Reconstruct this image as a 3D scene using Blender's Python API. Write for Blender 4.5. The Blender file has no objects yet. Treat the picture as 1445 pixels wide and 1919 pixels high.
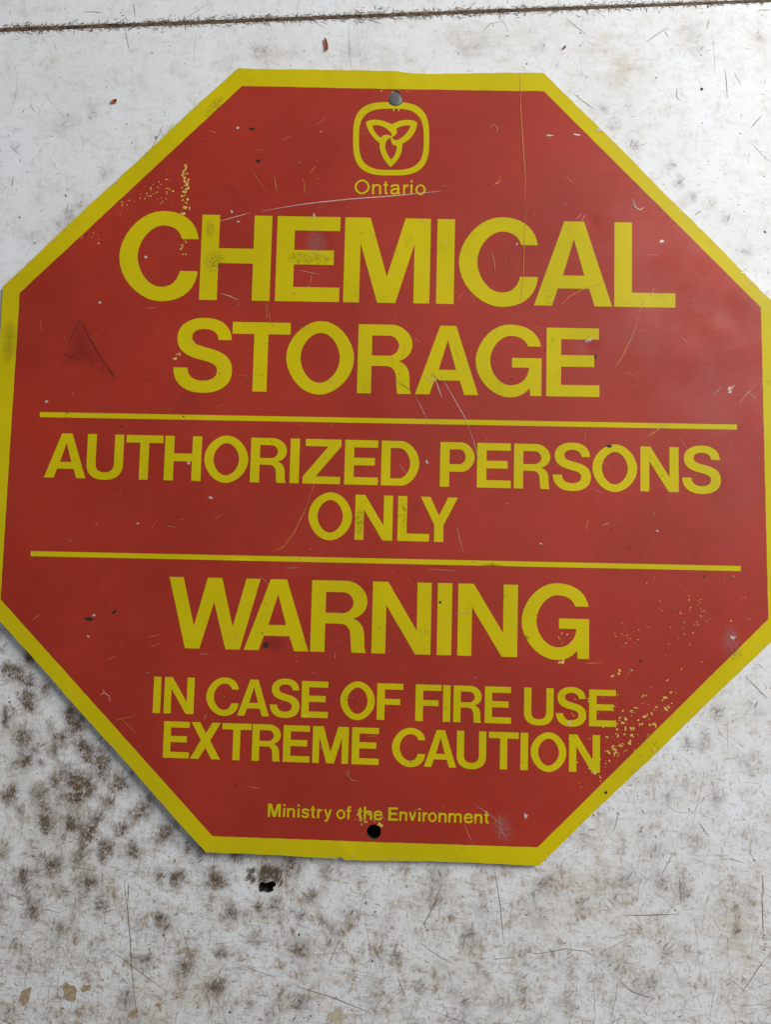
import bpy, math, random
import numpy as np
from mathutils import Matrix, Vector
from mathutils.geometry import delaunay_2d_cdt

# ------------------------------------------------------------------ camera, world, light
scene = bpy.context.scene
F_PX, PW, PH = 1390.0, 1445.0, 1919.0          # focal length and size of the photograph in pixels
Z_FIT = 0.0040                                 # height of the mean sign surface above the board
CAM = np.array([0.01577, -0.08592, 0.56814]) + np.array([0, 0, Z_FIT])
C2W = np.array([[0.999492, 0.022816, -0.022247], [0.024306, -0.997307, 0.069199], [-0.020608, -0.069705, -0.997355]])                            # columns: right, down, forward

cam_data = bpy.data.cameras.new("camera")
cam_data.sensor_fit = 'VERTICAL'
cam_data.sensor_height = 24.0
cam_data.lens = F_PX / PH * 24.0
cam_data.clip_start = 0.01
cam_data.clip_end = 50.0
cam = bpy.data.objects.new("camera", cam_data)
scene.collection.objects.link(cam)
m = Matrix(((C2W[0][0], -C2W[0][1], -C2W[0][2], CAM[0]),
            (C2W[1][0], -C2W[1][1], -C2W[1][2], CAM[1]),
            (C2W[2][0], -C2W[2][1], -C2W[2][2], CAM[2]),
            (0, 0, 0, 1)))
cam.matrix_world = m
scene.camera = cam

world = bpy.data.worlds.new("World")
scene.world = world
world.use_nodes = True
bg = world.node_tree.nodes["Background"]
bg.inputs[0].default_value = (0.90, 0.95, 1.0, 1)
bg.inputs[1].default_value = 0.2

# one large soft daylight source (an open doorway) up and to the right of the board
door = bpy.data.lights.new("doorway_light", 'AREA')
door.shape = 'RECTANGLE'
door.size, door.size_y = 1.0, 1.2
door.energy = 50.0
door.color = (1.0, 0.99, 0.965)
door_o = bpy.data.objects.new("doorway_light", door)
scene.collection.objects.link(door_o)
door_o.location = (1.42, 0.98, 1.22)
door_o.rotation_euler = (Vector((0.0, 0.0, 0.0)) - Vector(door_o.location)).to_track_quat('-Z', 'Y').to_euler()

scene.view_settings.view_transform = 'Standard'
scene.view_settings.look = 'None'
scene.view_settings.gamma = 1.0
scene.view_settings.use_curve_mapping = False
scene.view_settings.exposure = 0.0

rng = random.Random(11)
nrng = np.random.default_rng(11)

# ------------------------------------------------------------------ positions
DENTS = []          # x, y, radius, height: filled in below


def sheet_z(x, y):
    """Height of the top of the bent sign sheet above the board."""
    x = np.asarray(x, float)
    y = np.asarray(y, float)
    u = (-x - y) * 0.70711
    z = 0.0017 + 0.024 * (u + 0.16) ** 2
    z = z + 0.00036 * np.sin(x * 31 + 1.0 + 9 * y) + 0.00030 * np.sin(y * 37 - x * 17 + 2.0)
    for dx, dy, r, h in DENTS:
        z = z + h * np.exp(-((x - dx) ** 2 + (y - dy) ** 2) / (r * r))
    return z


def ray(px, py):
    d = np.array([(px - PW / 2) / F_PX, (py - PH / 2) / F_PX, 1.0])
    return C2W @ d


def on_board(px, py, z=0.0):
    d = ray(px, py)
    k = (z - CAM[2]) / d[2]
    p = CAM + d * k
    return float(p[0]), float(p[1])


def on_sign(px, py):
    z = Z_FIT
    for _ in range(4):
        x, y = on_board(px, py, z)
        z = float(sheet_z(x, y))
    return x, y


for (px, py, r, h) in [(745, 150, 0.006, 0.0007), (1112, 414, 0.0045, -0.0006), (1102, 645, 0.006, -0.0007),
                       (590, 460, 0.012, -0.0005), (640, 1590, 0.006, 0.0006), (560, 1240, 0.03, 0.0004),
                       (1370, 590, 0.012, -0.0009), (1240, 560, 0.02, -0.0006), (770, 745, 0.008, -0.0004)]:
    x_, y_ = on_board(px, py, Z_FIT)
    DENTS.append((x_, y_, r, h))

# ------------------------------------------------------------------ helpers: objects and meshes
COL = scene.collection


def link(name, data, parent=None, label=None, cat=None, kind=None, group=None):
    o = bpy.data.objects.new(name, data)
    COL.objects.link(o)
    if parent is not None:
        o.parent = parent
    if label:
        o["label"] = label
    if cat:
        o["category"] = cat
    if kind:
        o["kind"] = kind
    if group:
        o["group"] = group
    return o


def mesh_from(name, verts, faces, mat, smooth=False):
    me = bpy.data.meshes.new(name)
    me.from_pydata([tuple(map(float, v)) for v in verts], [], faces)
    if mat:
        me.materials.append(mat)
    if smooth:
        me.polygons.foreach_set("use_smooth", [True] * len(me.polygons))
    me.update()
    return me


def inside(loop, pts):
    """Even-odd test of many points against one polygon."""
    lp = np.asarray(loop, float)
    x, y = pts[:, 0], pts[:, 1]
    res = np.zeros(len(pts), bool)
    a = lp
    b = np.roll(lp, -1, 0)
    for (x1, y1), (x2, y2) in zip(a, b):
        c = (y1 > y) != (y2 > y)
        if c.any():
            t = (y - y1) / ((y2 - y1) if y2 != y1 else 1e-12)
            res ^= c & (x < x1 + t * (x2 - x1))
    return res


def fill(solids, step=0.004, grid=True):
    """Triangulate a union of solids [(outer, [holes])] with interior lattice points."""
    pts, edges = [], []
    allp = np.concatenate([np.asarray(o, float) for o, _ in solids])
    lo, hi = allp.min(0), allp.max(0)
    for outer, holes in solids:
        for lp in [outer] + list(holes):
            n0 = len(pts)
            lp = [tuple(p) for p in lp]
            pts += lp
            edges += [(n0 + i, n0 + (i + 1) % len(lp)) for i in range(len(lp))]

    def member(P):
        r = np.zeros(len(P), bool)
        for outer, holes in solids:
            s = inside(outer, P)
            for h in holes:
                s &= ~inside(h, P)
            r |= s
        return r
    if grid:
        gx = np.arange(math.floor(lo[0] / step), math.ceil(hi[0] / step) + 1) * step
        gy = np.arange(math.floor(lo[1] / step), math.ceil(hi[1] / step) + 1) * step
        G = np.stack(np.meshgrid(gx, gy), -1).reshape(-1, 2) + 1.3e-5
        G = G[member(G)]
        pts += [tuple(p) for p in G]
    vs, es, fs, *_ = delaunay_2d_cdt([Vector(p) for p in pts], edges, [], 0, 1e-7)
    V = np.array([(v.x, v.y) for v in vs])
    Fc = np.array([f for f in fs if len(f) == 3])
    cen = V[Fc].mean(1)
    ok = member(cen)
    Fc = Fc[ok]
    a, b, c = V[Fc[:, 0]], V[Fc[:, 1]], V[Fc[:, 2]]
    area = (b[:, 0] - a[:, 0]) * (c[:, 1] - a[:, 1]) - (b[:, 1] - a[:, 1]) * (c[:, 0] - a[:, 0])
    Fc[area < 0] = Fc[area < 0][:, ::-1]
    used = np.unique(Fc)
    remap = -np.ones(len(V), int)
    remap[used] = np.arange(len(used))
    return V[used], remap[Fc]


def sign_sheet(name, solids, mat, lift, parent, step=0.004, kind=None, label=None):
    V, Fc = fill(solids, step)
    z = sheet_z(V[:, 0], V[:, 1]) + lift
    me = mesh_from(name, np.c_[V, z], Fc.tolist(), mat, True)
    return link(name, me, parent, label=label, kind=kind)


def smooth_closed(pts, n=6):
    """Catmull-Rom through a closed list; a point given with a third value is a corner."""
    out = []
    N = len(pts)
    for i in range(N):
        p0, p1, p2, p3 = pts[i - 1], pts[i], pts[(i + 1) % N], pts[(i + 2) % N]
        c1, c2 = len(p1) > 2, len(p2) > 2
        a, b = np.array(p1[:2], float), np.array(p2[:2], float)
        t1 = (b - a) if c1 else (b - np.array(p0[:2], float)) * 0.5
        t2 = (b - a) if c2 else (np.array(p3[:2], float) - a) * 0.5
        for k in range(n):
            s = k / n
            out.append(tuple((2 * s ** 3 - 3 * s ** 2 + 1) * a + (s ** 3 - 2 * s ** 2 + s) * t1
                             + (-2 * s ** 3 + 3 * s ** 2) * b + (s ** 3 - s ** 2) * t2))
    return out


def ragged(px, py, rx, ry, ang=0.0, n=9, rough=0.35, r=rng):
    """Irregular closed outline in photo pixels."""
    out = []
    ca, sa = math.cos(ang), math.sin(ang)
    for k in range(n):
        t = 2 * math.pi * k / n
        q = 1 + r.uniform(-rough, rough)
        a, b = rx * q * math.cos(t), ry * q * math.sin(t)
        out.append((px + a * ca - b * sa, py + a * sa + b * ca))
    return out


# ------------------------------------------------------------------ materials
def new_mat(name):
    mt = bpy.data.materials.new(name)
    mt.use_nodes = True
    nt = mt.node_tree
    return mt, nt, nt.nodes["Principled BSDF"]


def N(nt, typ, **kw):
    n = nt.nodes.new(typ)
    for k, v in kw.items():
        if k in n.inputs:
            n.inputs[k].default_value = v
        else:
            setattr(n, k, v)
    return n


def mixc(nt, fac, a, b):
    n = nt.nodes.new("ShaderNodeMix")
    n.data_type = 'RGBA'
    for s, v in ((0, fac), (6, a), (7, b)):
        if isinstance(v, bpy.types.NodeSocket):
            nt.links.new(v, n.inputs[s])
        else:
            n.inputs[s].default_value = v if s == 0 else (*v, 1)
    return n.outputs[2]


def mth(nt, op, a, b=0.0, clamp=False):
    n = nt.nodes.new("ShaderNodeMath")
    n.operation = op
    n.use_clamp = clamp
    for i, v in enumerate((a, b)):
        if isinstance(v, bpy.types.NodeSocket):
            nt.links.new(v, n.inputs[i])
        else:
            n.inputs[i].default_value = v
    return n.outputs[0]


def ramp(nt, val, lo, hi, a=0.0, b=1.0):
    n = nt.nodes.new("ShaderNodeMapRange")
    n.interpolation_type = 'SMOOTHSTEP'
    nt.links.new(val, n.inputs[0])
    for i, v in zip((1, 2, 3, 4), (lo, hi, a, b)):
        n.inputs[i].default_value = v
    return n.outputs[0]


def noise(nt, scale, detail=4.0, rough=0.6, stretch=None, rot=0.0, off=0.0):
    g = nt.nodes.new("ShaderNodeNewGeometry")
    mp = nt.nodes.new("ShaderNodeMapping")
    mp.inputs[1].default_value = (off, off * 0.7, off * 0.3)
    mp.inputs[2].default_value = (0, 0, rot)
    mp.inputs[3].default_value = stretch or (1, 1, 1)
    nt.links.new(g.outputs["Position"], mp.inputs[0])
    n = nt.nodes.new("ShaderNodeTexNoise")
    n.inputs["Scale"].default_value = scale
    n.inputs["Detail"].default_value = detail
    n.inputs["Roughness"].default_value = rough
    nt.links.new(mp.outputs[0], n.inputs["Vector"])
    return n.outputs[0]


def bump(nt, bsdf, h, strength, dist):
    b = nt.nodes.new("ShaderNodeBump")
    b.inputs["Strength"].default_value = strength
    b.inputs["Distance"].default_value = dist
    nt.links.new(h, b.inputs["Height"])
    nt.links.new(b.outputs[0], bsdf.inputs["Normal"])


def plain(name, col, rough=0.5, metal=0.0, spec=0.5, var=0.15, scale=400):
    mt, nt, b = new_mat(name)
    f = ramp(nt, noise(nt, scale, 4), 0.35, 0.7)
    c = mixc(nt, f, tuple(v * (1 - var) for v in col), tuple(min(1, v * (1 + var)) for v in col))
    nt.links.new(c, b.inputs["Base Color"])
    b.inputs["Roughness"].default_value = rough
    b.inputs["Metallic"].default_value = metal
    b.inputs["Specular IOR Level"].default_value = spec
    return mt


def sign_paint(name, col, dark, grime_col, grime, rough, gloss):
    mt, nt, b = new_mat(name)
    slow = ramp(nt, noise(nt, 9, 4, 0.6), 0.3, 0.72)
    c = mixc(nt, slow, dark, col)
    g1 = ramp(nt, noise(nt, 28, 6, 0.7, off=3.1), 0.56, 0.74)
    g2 = ramp(nt, noise(nt, 420, 5, 0.75, off=1.7), 0.45, 0.66)
    c = mixc(nt, mth(nt, 'MULTIPLY', mth(nt, 'MULTIPLY', g1, g2), grime), c, grime_col)
    speck = ramp(nt, noise(nt, 900, 2, 0.5, off=7.7), 0.72, 0.78)
    c = mixc(nt, mth(nt, 'MULTIPLY', speck, 0.45), c, tuple(v * 0.45 for v in dark))
    nt.links.new(c, b.inputs["Base Color"])
    # fine brushed streaks and handling wear change the gloss
    st = noise(nt, 60, 5, 0.65, stretch=(1.0, 14, 1), rot=0.02)
    rgh = mth(nt, 'ADD', ramp(nt, st, 0.3, 0.75, rough - 0.03, rough + 0.04), ramp(nt, noise(nt, 17, 5, 0.65, off=21.0), 0.3, 0.7, -0.08, 0.10))
    nt.links.new(rgh, b.inputs["Roughness"])
    b.inputs["Specular IOR Level"].default_value = gloss
    bump(nt, b, noise(nt, 700, 3, 0.6), 0.12, 0.0002)
    return mt


M_RED = sign_paint("red_paint", (0.405, 0.026, 0.009), (0.32, 0.019, 0.007), (0.10, 0.012, 0.006), 0.7, 0.56, 0.42)
M_YEL = sign_paint("yellow_paint", (0.635, 0.512, 0.0), (0.54, 0.445, 0.0), (0.17, 0.16, 0.005), 0.9, 0.5, 0.2)
M_ALU = plain("bare_aluminium", (0.55, 0.55, 0.54), 0.42, 0.9)
M_CHIP = plain("exposed_yellow_undercoat", (0.72, 0.47, 0.09), 0.6, var=0.25, scale=900)
M_PALE = plain("pale_scuff", (0.62, 0.36, 0.31), 0.5, var=0.2)
M_ORANGE = plain("orange_scratch", (0.62, 0.25, 0.05), 0.5, var=0.25)
M_BRIGHT = plain("bare_metal_nick", (0.62, 0.54, 0.52), 0.45, 0.2, var=.35, scale=1200)
M_BLACK = plain("black_mark", (0.02, 0.012, 0.01), 0.6)
M_BOLT = plain("dull_zinc", (0.16, 0.16, 0.165), 0.55, 0.5, var=0.2, scale=900)
M_LEAF = plain("dry_red_leaf", (0.30, 0.06, 0.02), 0.6, var=0.3, scale=1500)
M_CAVITY = plain("cavity_shade", (0.012, 0.010, 0.009), 0.9)  # near-black colour stands in for the shade down inside the holes
M_BARE = plain("bare_board_under_paint", (0.42, 0.31, 0.20), 0.8, var=0.3, scale=500)
M_CREAM = plain("cream_filler", (0.55, 0.48, 0.36), 0.7, var=0.15, scale=300)


def veil(name, col, alpha, scale=420, lo=0.42, hi=0.66):
    """Thin film of dirt broken up by noise; the rest of it is clear."""
    mt, nt, b = new_mat(name)
    b.inputs["Base Color"].default_value = (*col, 1)
    b.inputs["Roughness"].default_value = 0.6
    at = N(nt, "ShaderNodeAttribute", attribute_name="film")
    f = ramp(nt, noise(nt, scale, 6, 0.72), lo, hi)
    a = mth(nt, 'MULTIPLY', mth(nt, 'MULTIPLY', f, at.outputs["Fac"]), alpha, True)
    nt.links.new(a, b.inputs["Alpha"])
    return mt


M_SMUDGE_DARK = veil("dark_rubbed_smudge", (0.06, 0.010, 0.008), 0.20, 260, 0.15, 0.6)
M_SMUDGE_GREY = veil("grey_scuffed_smudge", (0.36, 0.30, 0.31), 0.30, 520, 0.36, 0.62)
M_SMUDGE_BLACK = veil("black_grease", (0.03, 0.03, 0.015), 0.36, 600, 0.42, 0.62)


def hair_mat():
    """Hairlines and flecks: colour and strength come from the attribute of each piece."""
    mt, nt, b = new_mat("hairline_dirt")
    at = N(nt, "ShaderNodeAttribute", attribute_name="tint")
    c = mixc(nt, at.outputs["Fac"], (0.10, 0.066, 0.040), (0.42, 0.31, 0.20))
    nt.links.new(c, b.inputs["Base Color"])
    b.inputs["Roughness"].default_value = 0.8
    al = N(nt, "ShaderNodeAttribute", attribute_name="strength")
    nt.links.new(al.outputs["Fac"], b.inputs["Alpha"])
    return mt


M_HAIR = hair_mat()


def board_mat():
    mt, nt, b = new_mat("weathered_white_paint")
    d = N(nt, "ShaderNodeAttribute", attribute_name="dirt").outputs["Fac"]
    s = N(nt, "ShaderNodeAttribute", attribute_name="soil").outputs["Fac"]
    c = mixc(nt, ramp(nt, noise(nt, 14, 5, 0.6), 0.3, 0.7), (0.80, 0.80, 0.795), (0.85, 0.868, 0.905))
    wsh = N(nt, "ShaderNodeAttribute", attribute_name="wash").outputs["Fac"]
    wn = ramp(nt, noise(nt, 75, 7, 0.7, stretch=(0.6, 1.2, 1), off=15.0), 0.36, 0.66)
    c = mixc(nt, mth(nt, 'MULTIPLY', mth(nt, 'MULTIPLY', wsh, wn), 0.62, True), c, (0.56, 0.46, 0.31))
    # thin overall soiling, tan and grey, in cloudy and fibrous patches
    n1 = ramp(nt, noise(nt, 55, 8, 0.72, off=2.0), 0.44, 0.70)
    n2 = ramp(nt, noise(nt, 260, 6, 0.75, stretch=(1, 0.45, 1), off=4.0), 0.42, 0.68)
    f = mth(nt, 'MULTIPLY', mth(nt, 'MULTIPLY', n1, mth(nt, 'ADD', n2, 0.25)), s, True)
    c = mixc(nt, f, c, (0.36, 0.275, 0.19))
    n2b = ramp(nt, noise(nt, 170, 7, 0.75, stretch=(0.5, 1.3, 1), rot=0.6, off=9.0), 0.50, 0.72)
    c = mixc(nt, mth(nt, 'MULTIPLY', n2b, mth(nt, 'MULTIPLY', s, 0.75)), c, (0.42, 0.33, 0.235))
    # dark rubbed-in spots
    n3 = ramp(nt, noise(nt, 150, 8, 0.74, off=5.0), 0.36, 0.60)
    n4 = ramp(nt, noise(nt, 800, 4, 0.7, stretch=(1.4, 0.5, 1), off=6.0), 0.30, 0.66)
    g = mth(nt, 'MULTIPLY', d, mth(nt, 'MULTIPLY', mth(nt, 'ADD', n3, 0.42), mth(nt, 'ADD', n4, 0.35)), True)
    c = mixc(nt, g, c, (0.125, 0.080, 0.046))
    # fine rubbed-in grain of the worn paint, running mostly up and down the board
    g1 = ramp(nt, noise(nt, 520, 5, 0.8, stretch=(1.5, 0.35, 1), rot=0.15, off=11.0), 0.52, 0.70)
    g2 = ramp(nt, noise(nt, 420, 5, 0.8, stretch=(0.4, 1.6, 1), rot=0.7, off=13.0), 0.54, 0.72)
    gg = mth(nt, 'MULTIPLY', mth(nt, 'MAXIMUM', g1, g2), mth(nt, 'MULTIPLY', s, 0.60), True)
    c = mixc(nt, gg, c, (0.27, 0.195, 0.125))
    # pin-prick specks
    sp = ramp(nt, noise(nt, 620, 2, 0.5, off=8.0), 0.735, 0.78)
    c = mixc(nt, mth(nt, 'MULTIPLY', sp, 0.6), c, (0.10, 0.075, 0.05))
    nt.links.new(c, b.inputs["Base Color"])
    b.inputs["Roughness"].default_value = 0.5
    b.inputs["Specular IOR Level"].default_value = 0.35
    bump(nt, b, noise(nt, 240, 6, 0.7), 0.25, 0.0006)
    return mt


M_BOARD = board_mat()
M_EDGE = plain("shaded_board_edge", (0.03, 0.022, 0.015), 0.9, var=0.4, scale=300)  # board edge with the shade of the hole walls put into its colour

# ------------------------------------------------------------------ the painted boards
# dark rubbed spots: photo x, y, radius, strength
SPOTS = [(105, 1463, 20, .9), (145, 1472, 30, 1.1), (165, 1480, 22, .9), (20, 1488, 18, .9), (75, 1495, 22, .7), (85, 1535, 26, .9),
         (130, 1545, 26, 1.0), (165, 1560, 24, .9), (228, 1555, 16, 1.1), (196, 1587, 18, 1.2), (250, 1595, 22, .9),
         (40, 1642, 20, 1.0), (95, 1625, 26, .9), (150, 1605, 20, .8), (165, 1655, 26, .9), (60, 1705, 24, .8), (187, 1697, 20, .8),
         (110, 1740, 20, .6), (335, 1645, 20, .8), (405, 1650, 26, 1.0), (442, 1600, 22, .9), (302, 1727, 17, 1.3),
         (432, 1710, 20, .9), (484, 1700, 13, 1.1), (413, 1788, 14, 1.1), (345, 1812, 26, .8), (272, 1800, 16, .8),
         (405, 1850, 26, .8), (560, 1780, 28, .7), (236, 1875, 22, .5), (35, 1265, 22, .9), (52, 1312, 18, 1.0), (42, 1382, 26, 1.1),
         (110, 1387, 20, 1.0), (140, 1365, 22, 1.1), (162, 1412, 20, 1.0), (45, 1428, 24, .9), (190, 1432, 26, 1.0), (85, 1292, 16, .8),
         (10, 1340, 18, .8), (220, 1470, 22, .8), (270, 1520, 22, .8), (310, 1560, 22, .8), (255, 1440, 20, .7), (60, 1235, 16, .7),
         (300, 1640, 22, .5), (390, 1580, 28, 1.0), (350, 1590, 16, .7), (545, 1625, 30, .8), (610, 1640, 20, .5), (500, 1640, 26, 1.0),
         (740, 1795, 14, 1.3), (715, 1790, 10, .8), (788, 1853, 13, 1.2), (975, 1855, 14, .8), (820, 1655, 22, .8), (818, 1690, 18, .6),
         (1085, 1695, 11, 1.3), (1100, 1690, 9, 1.0), (1170, 1650, 24, .7), (1235, 1650, 20, .6), (1380, 1705, 16, .9), (1382, 1745, 18, .8),
         (905, 1705, 24, .6), (1010, 1720, 20, .5), (880, 1750, 26, .5), (650, 1720, 26, .5), (700, 1870, 30, .5), (1020, 1660, 24, .5),
         (1250, 1790, 22, .5), (1200, 1860, 26, .4), (1060, 1800, 20, .5), (870, 1880, 24, .5), (560, 1880, 26, .5), (480, 1760, 20, .5),
         (490, 97, 16, .9), (478, 92, 10, .8), (655, 95, 24, .5), (550, 95, 14, .4), (115, 240, 16, .5), (172, 215, 16, .4),
         (135, 228, 14, .5), (130, 402, 20, .9), (112, 420, 16, .7), (150, 385, 16, .6), (200, 325, 12, .9), (25, 275, 12, .5),
         (170, 195, 12, .4), (60, 450, 24, .4), (300, 250, 12, .5), (320, 240, 9, .6),
         (1130, 205, 12, .8), (1150, 235, 14, .7), (1190, 275, 14, .8), (1258, 310, 10, .9), (1275, 340, 13, .9), (1295, 370, 11, .8),
         (1330, 385, 12, .8), (1305, 405, 10, .7), (1355, 410, 12, .7), (1425, 75, 14, .7), (1180, 200, 12, .5), (1400, 470, 22, .5),
         (1290, 60, 30, .4), (1310, 95, 24, .4), (900, 85, 26, .4), (870, 95, 18, .5), (1010, 90, 16, .5),
         (1345, 1335, 16, .8), (1320, 1390, 16, .7), (1290, 1395, 14, .6), (1420, 1335, 14, .5), (1250, 1500, 16, .6), (1340, 1500, 14, .7),
         (1230, 1600, 18, .6), (1400, 1440, 16, .4), (1200, 1560, 16, .5), (1090, 1570, 20, .5), (1300, 1580, 20, .4)]
SPOTS = [(a, b, r * .66, q) for a, b, r, q in SPOTS]
for gy in range(1150, 2000, 37):       # the worn corner is peppered with separate round spots
    for gx in range(-260, 720, 37):
        fade = min(1.0, max(0.0, (600 - gx) / 460)) * min(1.0, max(0.15, (1790 - gy) / 260))
        if rng.random() < 0.25 + 0.6 * fade:
            SPOTS.append((gx + rng.uniform(-20, 20), gy + rng.uniform(-20, 20), rng.uniform(5, 12), rng.uniform(.35, 1.05) * (0.25 + 0.75 * fade)))
for _ in range(46):
    SPOTS.append((rng.uniform(500, 1650), rng.uniform(1640, 2000), rng.uniform(5, 14), rng.uniform(.25, .8)))
SPOTS = [(a, b, r, s * (1.0 if b > 1150 and a < 620 else 0.62 if b > 1150 else 0.5)) for a, b, r, s in SPOTS]
SP = np.array([(*on_board(a, b), r * 0.000415, s, rng.gauss(1.1, .4), rng.uniform(1.0, 1.45)) for a, b, r, s in SPOTS])


# old yellowish washes: photo x, y, radius, strength
TAN = [(1115, 95, 60, .8), (1180, 110, 45, .7), (1290, 70, 40, .6), (960, 92, 50, .6), (870, 80, 40, .6), (700, 95, 50, .5), (1190, 150, 40, .4),
       (1425, 75, 22, .6), (1375, 1720, 45, 1.0), (1385, 1790, 35, .7), (1100, 1640, 60, .6), (1000, 1760, 70, .6), (1200, 1750, 60, .6),
       (830, 1660, 40, .7), (600, 1850, 80, .6), (300, 1880, 90, .7), (100, 1800, 90, .6), (120, 1560, 90, .5), (1300, 1480, 50, .5), (1345, 1340, 40, .6),
       (500, 95, 40, .5), (120, 235, 50, .4), (1160, 1560, 60, .5), (1420, 1880, 60, .7), (880, 1850, 60, .5), (30, 1400, 60, .5)]
TN = np.array([(*on_board(a, b), r * 0.000415, s) for a, b, r, s in TAN])


def board_fields(V):
    d = np.zeros(len(V))
    for x, y, r, s, a, e in SP:
        p = (V[:, 0] - x) * math.cos(a) + (V[:, 1] - y) * math.sin(a)
        q = -(V[:, 0] - x) * math.sin(a) + (V[:, 1] - y) * math.cos(a)
        d += s * np.exp(-((p / e) ** 2 + (q * e ** .5) ** 2) / (2 * (r * 0.70) ** 2))
    d = np.clip(d * 1.12, 0, 1.25)
    # general soiling grows towards the worn lower end of the board
    t = np.clip((-V[:, 1] - 0.12) / 0.25, 0, 1)
    left = np.clip((0.30 - V[:, 0]) / 0.6, 0, 1)
    s = 0.42 + 0.78 * t + 0.55 * t * left
    w = np.zeros(len(V))
    for x, y, r, q in TN:
        w += q * np.exp(-((V[:, 0] - x) ** 2 + (V[:, 1] - y) ** 2) / (2 * (r * 0.7) ** 2))
    return d, s, np.clip(w, 0, 1)


SEAM_A = on_board(0, 56)
SEAM_B = on_board(1445, 1)


def seam_y(x):
    return SEAM_A[1] + (x - SEAM_A[0]) * (SEAM_B[1] - SEAM_A[1]) / (SEAM_B[0] - SEAM_A[0])


def board(name, outer, holes, label):
    top, Fc = fill([(outer, holes)], 0.005)
    verts = [(x, y, 0.0) for x, y in top]
    faces = Fc.tolist()
    for lp in [outer] + holes:
        n0 = len(verts)
        n = len(lp)
        verts += [(x, y, 0.0) for x, y in lp] + [(x, y, -0.018) for x, y in lp]
        faces += [(n0 + i, n0 + (i + 1) % n, n0 + n + (i + 1) % n, n0 + n + i) for i in range(n)]
    me = mesh_from(name, verts, faces, M_BOARD)
    me.materials.append(M_EDGE)
    mi = np.zeros(len(faces), int)
    mi[len(Fc):] = 1
    me.polygons.foreach_set("material_index", mi)
    V = np.array(verts)
    d, s, w = board_fields(V)
    for nm, val in (("dirt", d), ("soil", s), ("wash", w)):
        a = me.attributes.new(nm, 'FLOAT', 'POINT')
        a.data.foreach_set("value", val.astype(np.float32))
    return link(name, me, kind="structure", label=label)


HB, VB = 0.62, 0.62
torn = [on_board(*p) for p in smooth_closed([(485, 1658), (491, 1652), (497, 1655), (503, 1653), (514, 1651), (517, 1659), (511, 1664), (512, 1669), (501, 1673), (494, 1670), (486, 1671)], 3)]
drill_c = on_sign(701, 1559)
drill = [(drill_c[0] + 0.0068 * math.cos(t), drill_c[1] + 0.0068 * math.sin(t)) for t in np.linspace(0, 2 * math.pi, 20, endpoint=False)]
gapw = 0.0016
lower = [(-HB, -VB), (HB, -VB), (HB, seam_y(HB) - gapw * .6), (0.1, seam_y(0.1) - gapw), (-HB, seam_y(-HB) - gapw * 1.15)]
upper = [(-HB, seam_y(-HB) + gapw), (0.1, seam_y(0.1) + gapw * .9), (HB, seam_y(HB) + gapw * .4), (HB, VB), (-HB, VB)]
low_board = board("painted_board", lower, [torn[::-1], drill[::-1]], "scratched white painted board stained brown, under the sign")
up_board = board("painted_board", upper, [], "strip of white painted board beyond the dark seam")
base = mesh_from("board_backing", [(-HB, -VB, -0.0182), (HB, -VB, -0.0182), (HB, VB, -0.0182), (-HB, VB, -0.0182)], [(0, 1, 2, 3)], M_CAVITY)
link("board_backing", base, kind="structure", label="backing sheet under the painted boards, coloured near black for the shade in the holes")
seam = [(-HB, seam_y(-HB)), (HB, seam_y(HB))]


HOLES = [(*on_board(501, 1662), 0.0056), (*drill_c, 0.0075)]      # nothing bridges an open hole


class Marks:
    """Collects many thin slivers and flecks into one mesh, each with its own tint and strength."""

    def __init__(self):
        self.v, self.f, self.t, self.s = [], [], [], []

    def poly(self, pts, tint, strength):
        n0 = len(self.v)
        self.v += pts
        self.f.append(list(range(n0, n0 + len(pts))))
        self.t += [tint] * len(pts)
        self.s += [strength] * len(pts)

    def line(self, pts, w, tint, strength, z=0.0, zf=None, taper=True):
        """Ribbon along a polyline given in metres; w is its full width."""
        P = np.array(pts, float)
        if zf is None and any(np.hypot(P[:, 0] - hx, P[:, 1] - hy).min() < hr for hx, hy, hr in HOLES):
            return
        T = np.gradient(P, axis=0)
        T /= np.linalg.norm(T, axis=1)[:, None] + 1e-12
        Nn = np.stack([-T[:, 1], T[:, 0]], 1)
        n = len(P)
        k = np.sin(np.linspace(0.25, math.pi - 0.25, n)) if taper else np.ones(n)
        L = P + Nn * (w / 2 * k)[:, None]
        Rr = P - Nn * (w / 2 * k)[:, None]
        n0 = len(self.v)
        for q in (L, Rr):
            zz = (zf(q[:, 0], q[:, 1]) if zf else np.zeros(n)) + z
            self.v += [(a, b, c) for (a, b), c in zip(q, zz)]
        self.f += [[n0 + i, n0 + n + i, n0 + n + i + 1, n0 + i + 1] for i in range(n - 1)]
        self.t += [tint] * (2 * n)
        self.s += [strength] * (2 * n)

    def build(self, name, mat, parent, label=None):
        me = mesh_from(name, self.v, self.f, mat)
        for nm, val in (("tint", self.t), ("strength", self.s)):
            a = me.attributes.new(nm, 'FLOAT', 'POINT')
            a.data.foreach_set("value", np.array(val, np.float32))
        return link(name, me, parent, kind="stuff", label=label)


def wiggle(x0, y0, x1, y1, n=5, amp=0.06):
    """Slightly crooked polyline between two points."""
    L = math.hypot(x1 - x0, y1 - y0)
    nx, ny = -(y1 - y0), (x1 - x0)
    b = rng.uniform(-amp, amp) * 1.5
    out = []
    for i in range(n):
        t = i / (n - 1)
        k = b * math.sin(math.pi * t) + rng.uniform(-amp, amp) * 0.25
        out.append((x0 + (x1 - x0) * t + nx * k, y0 + (y1 - y0) * t + ny * k))
    return out


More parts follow.
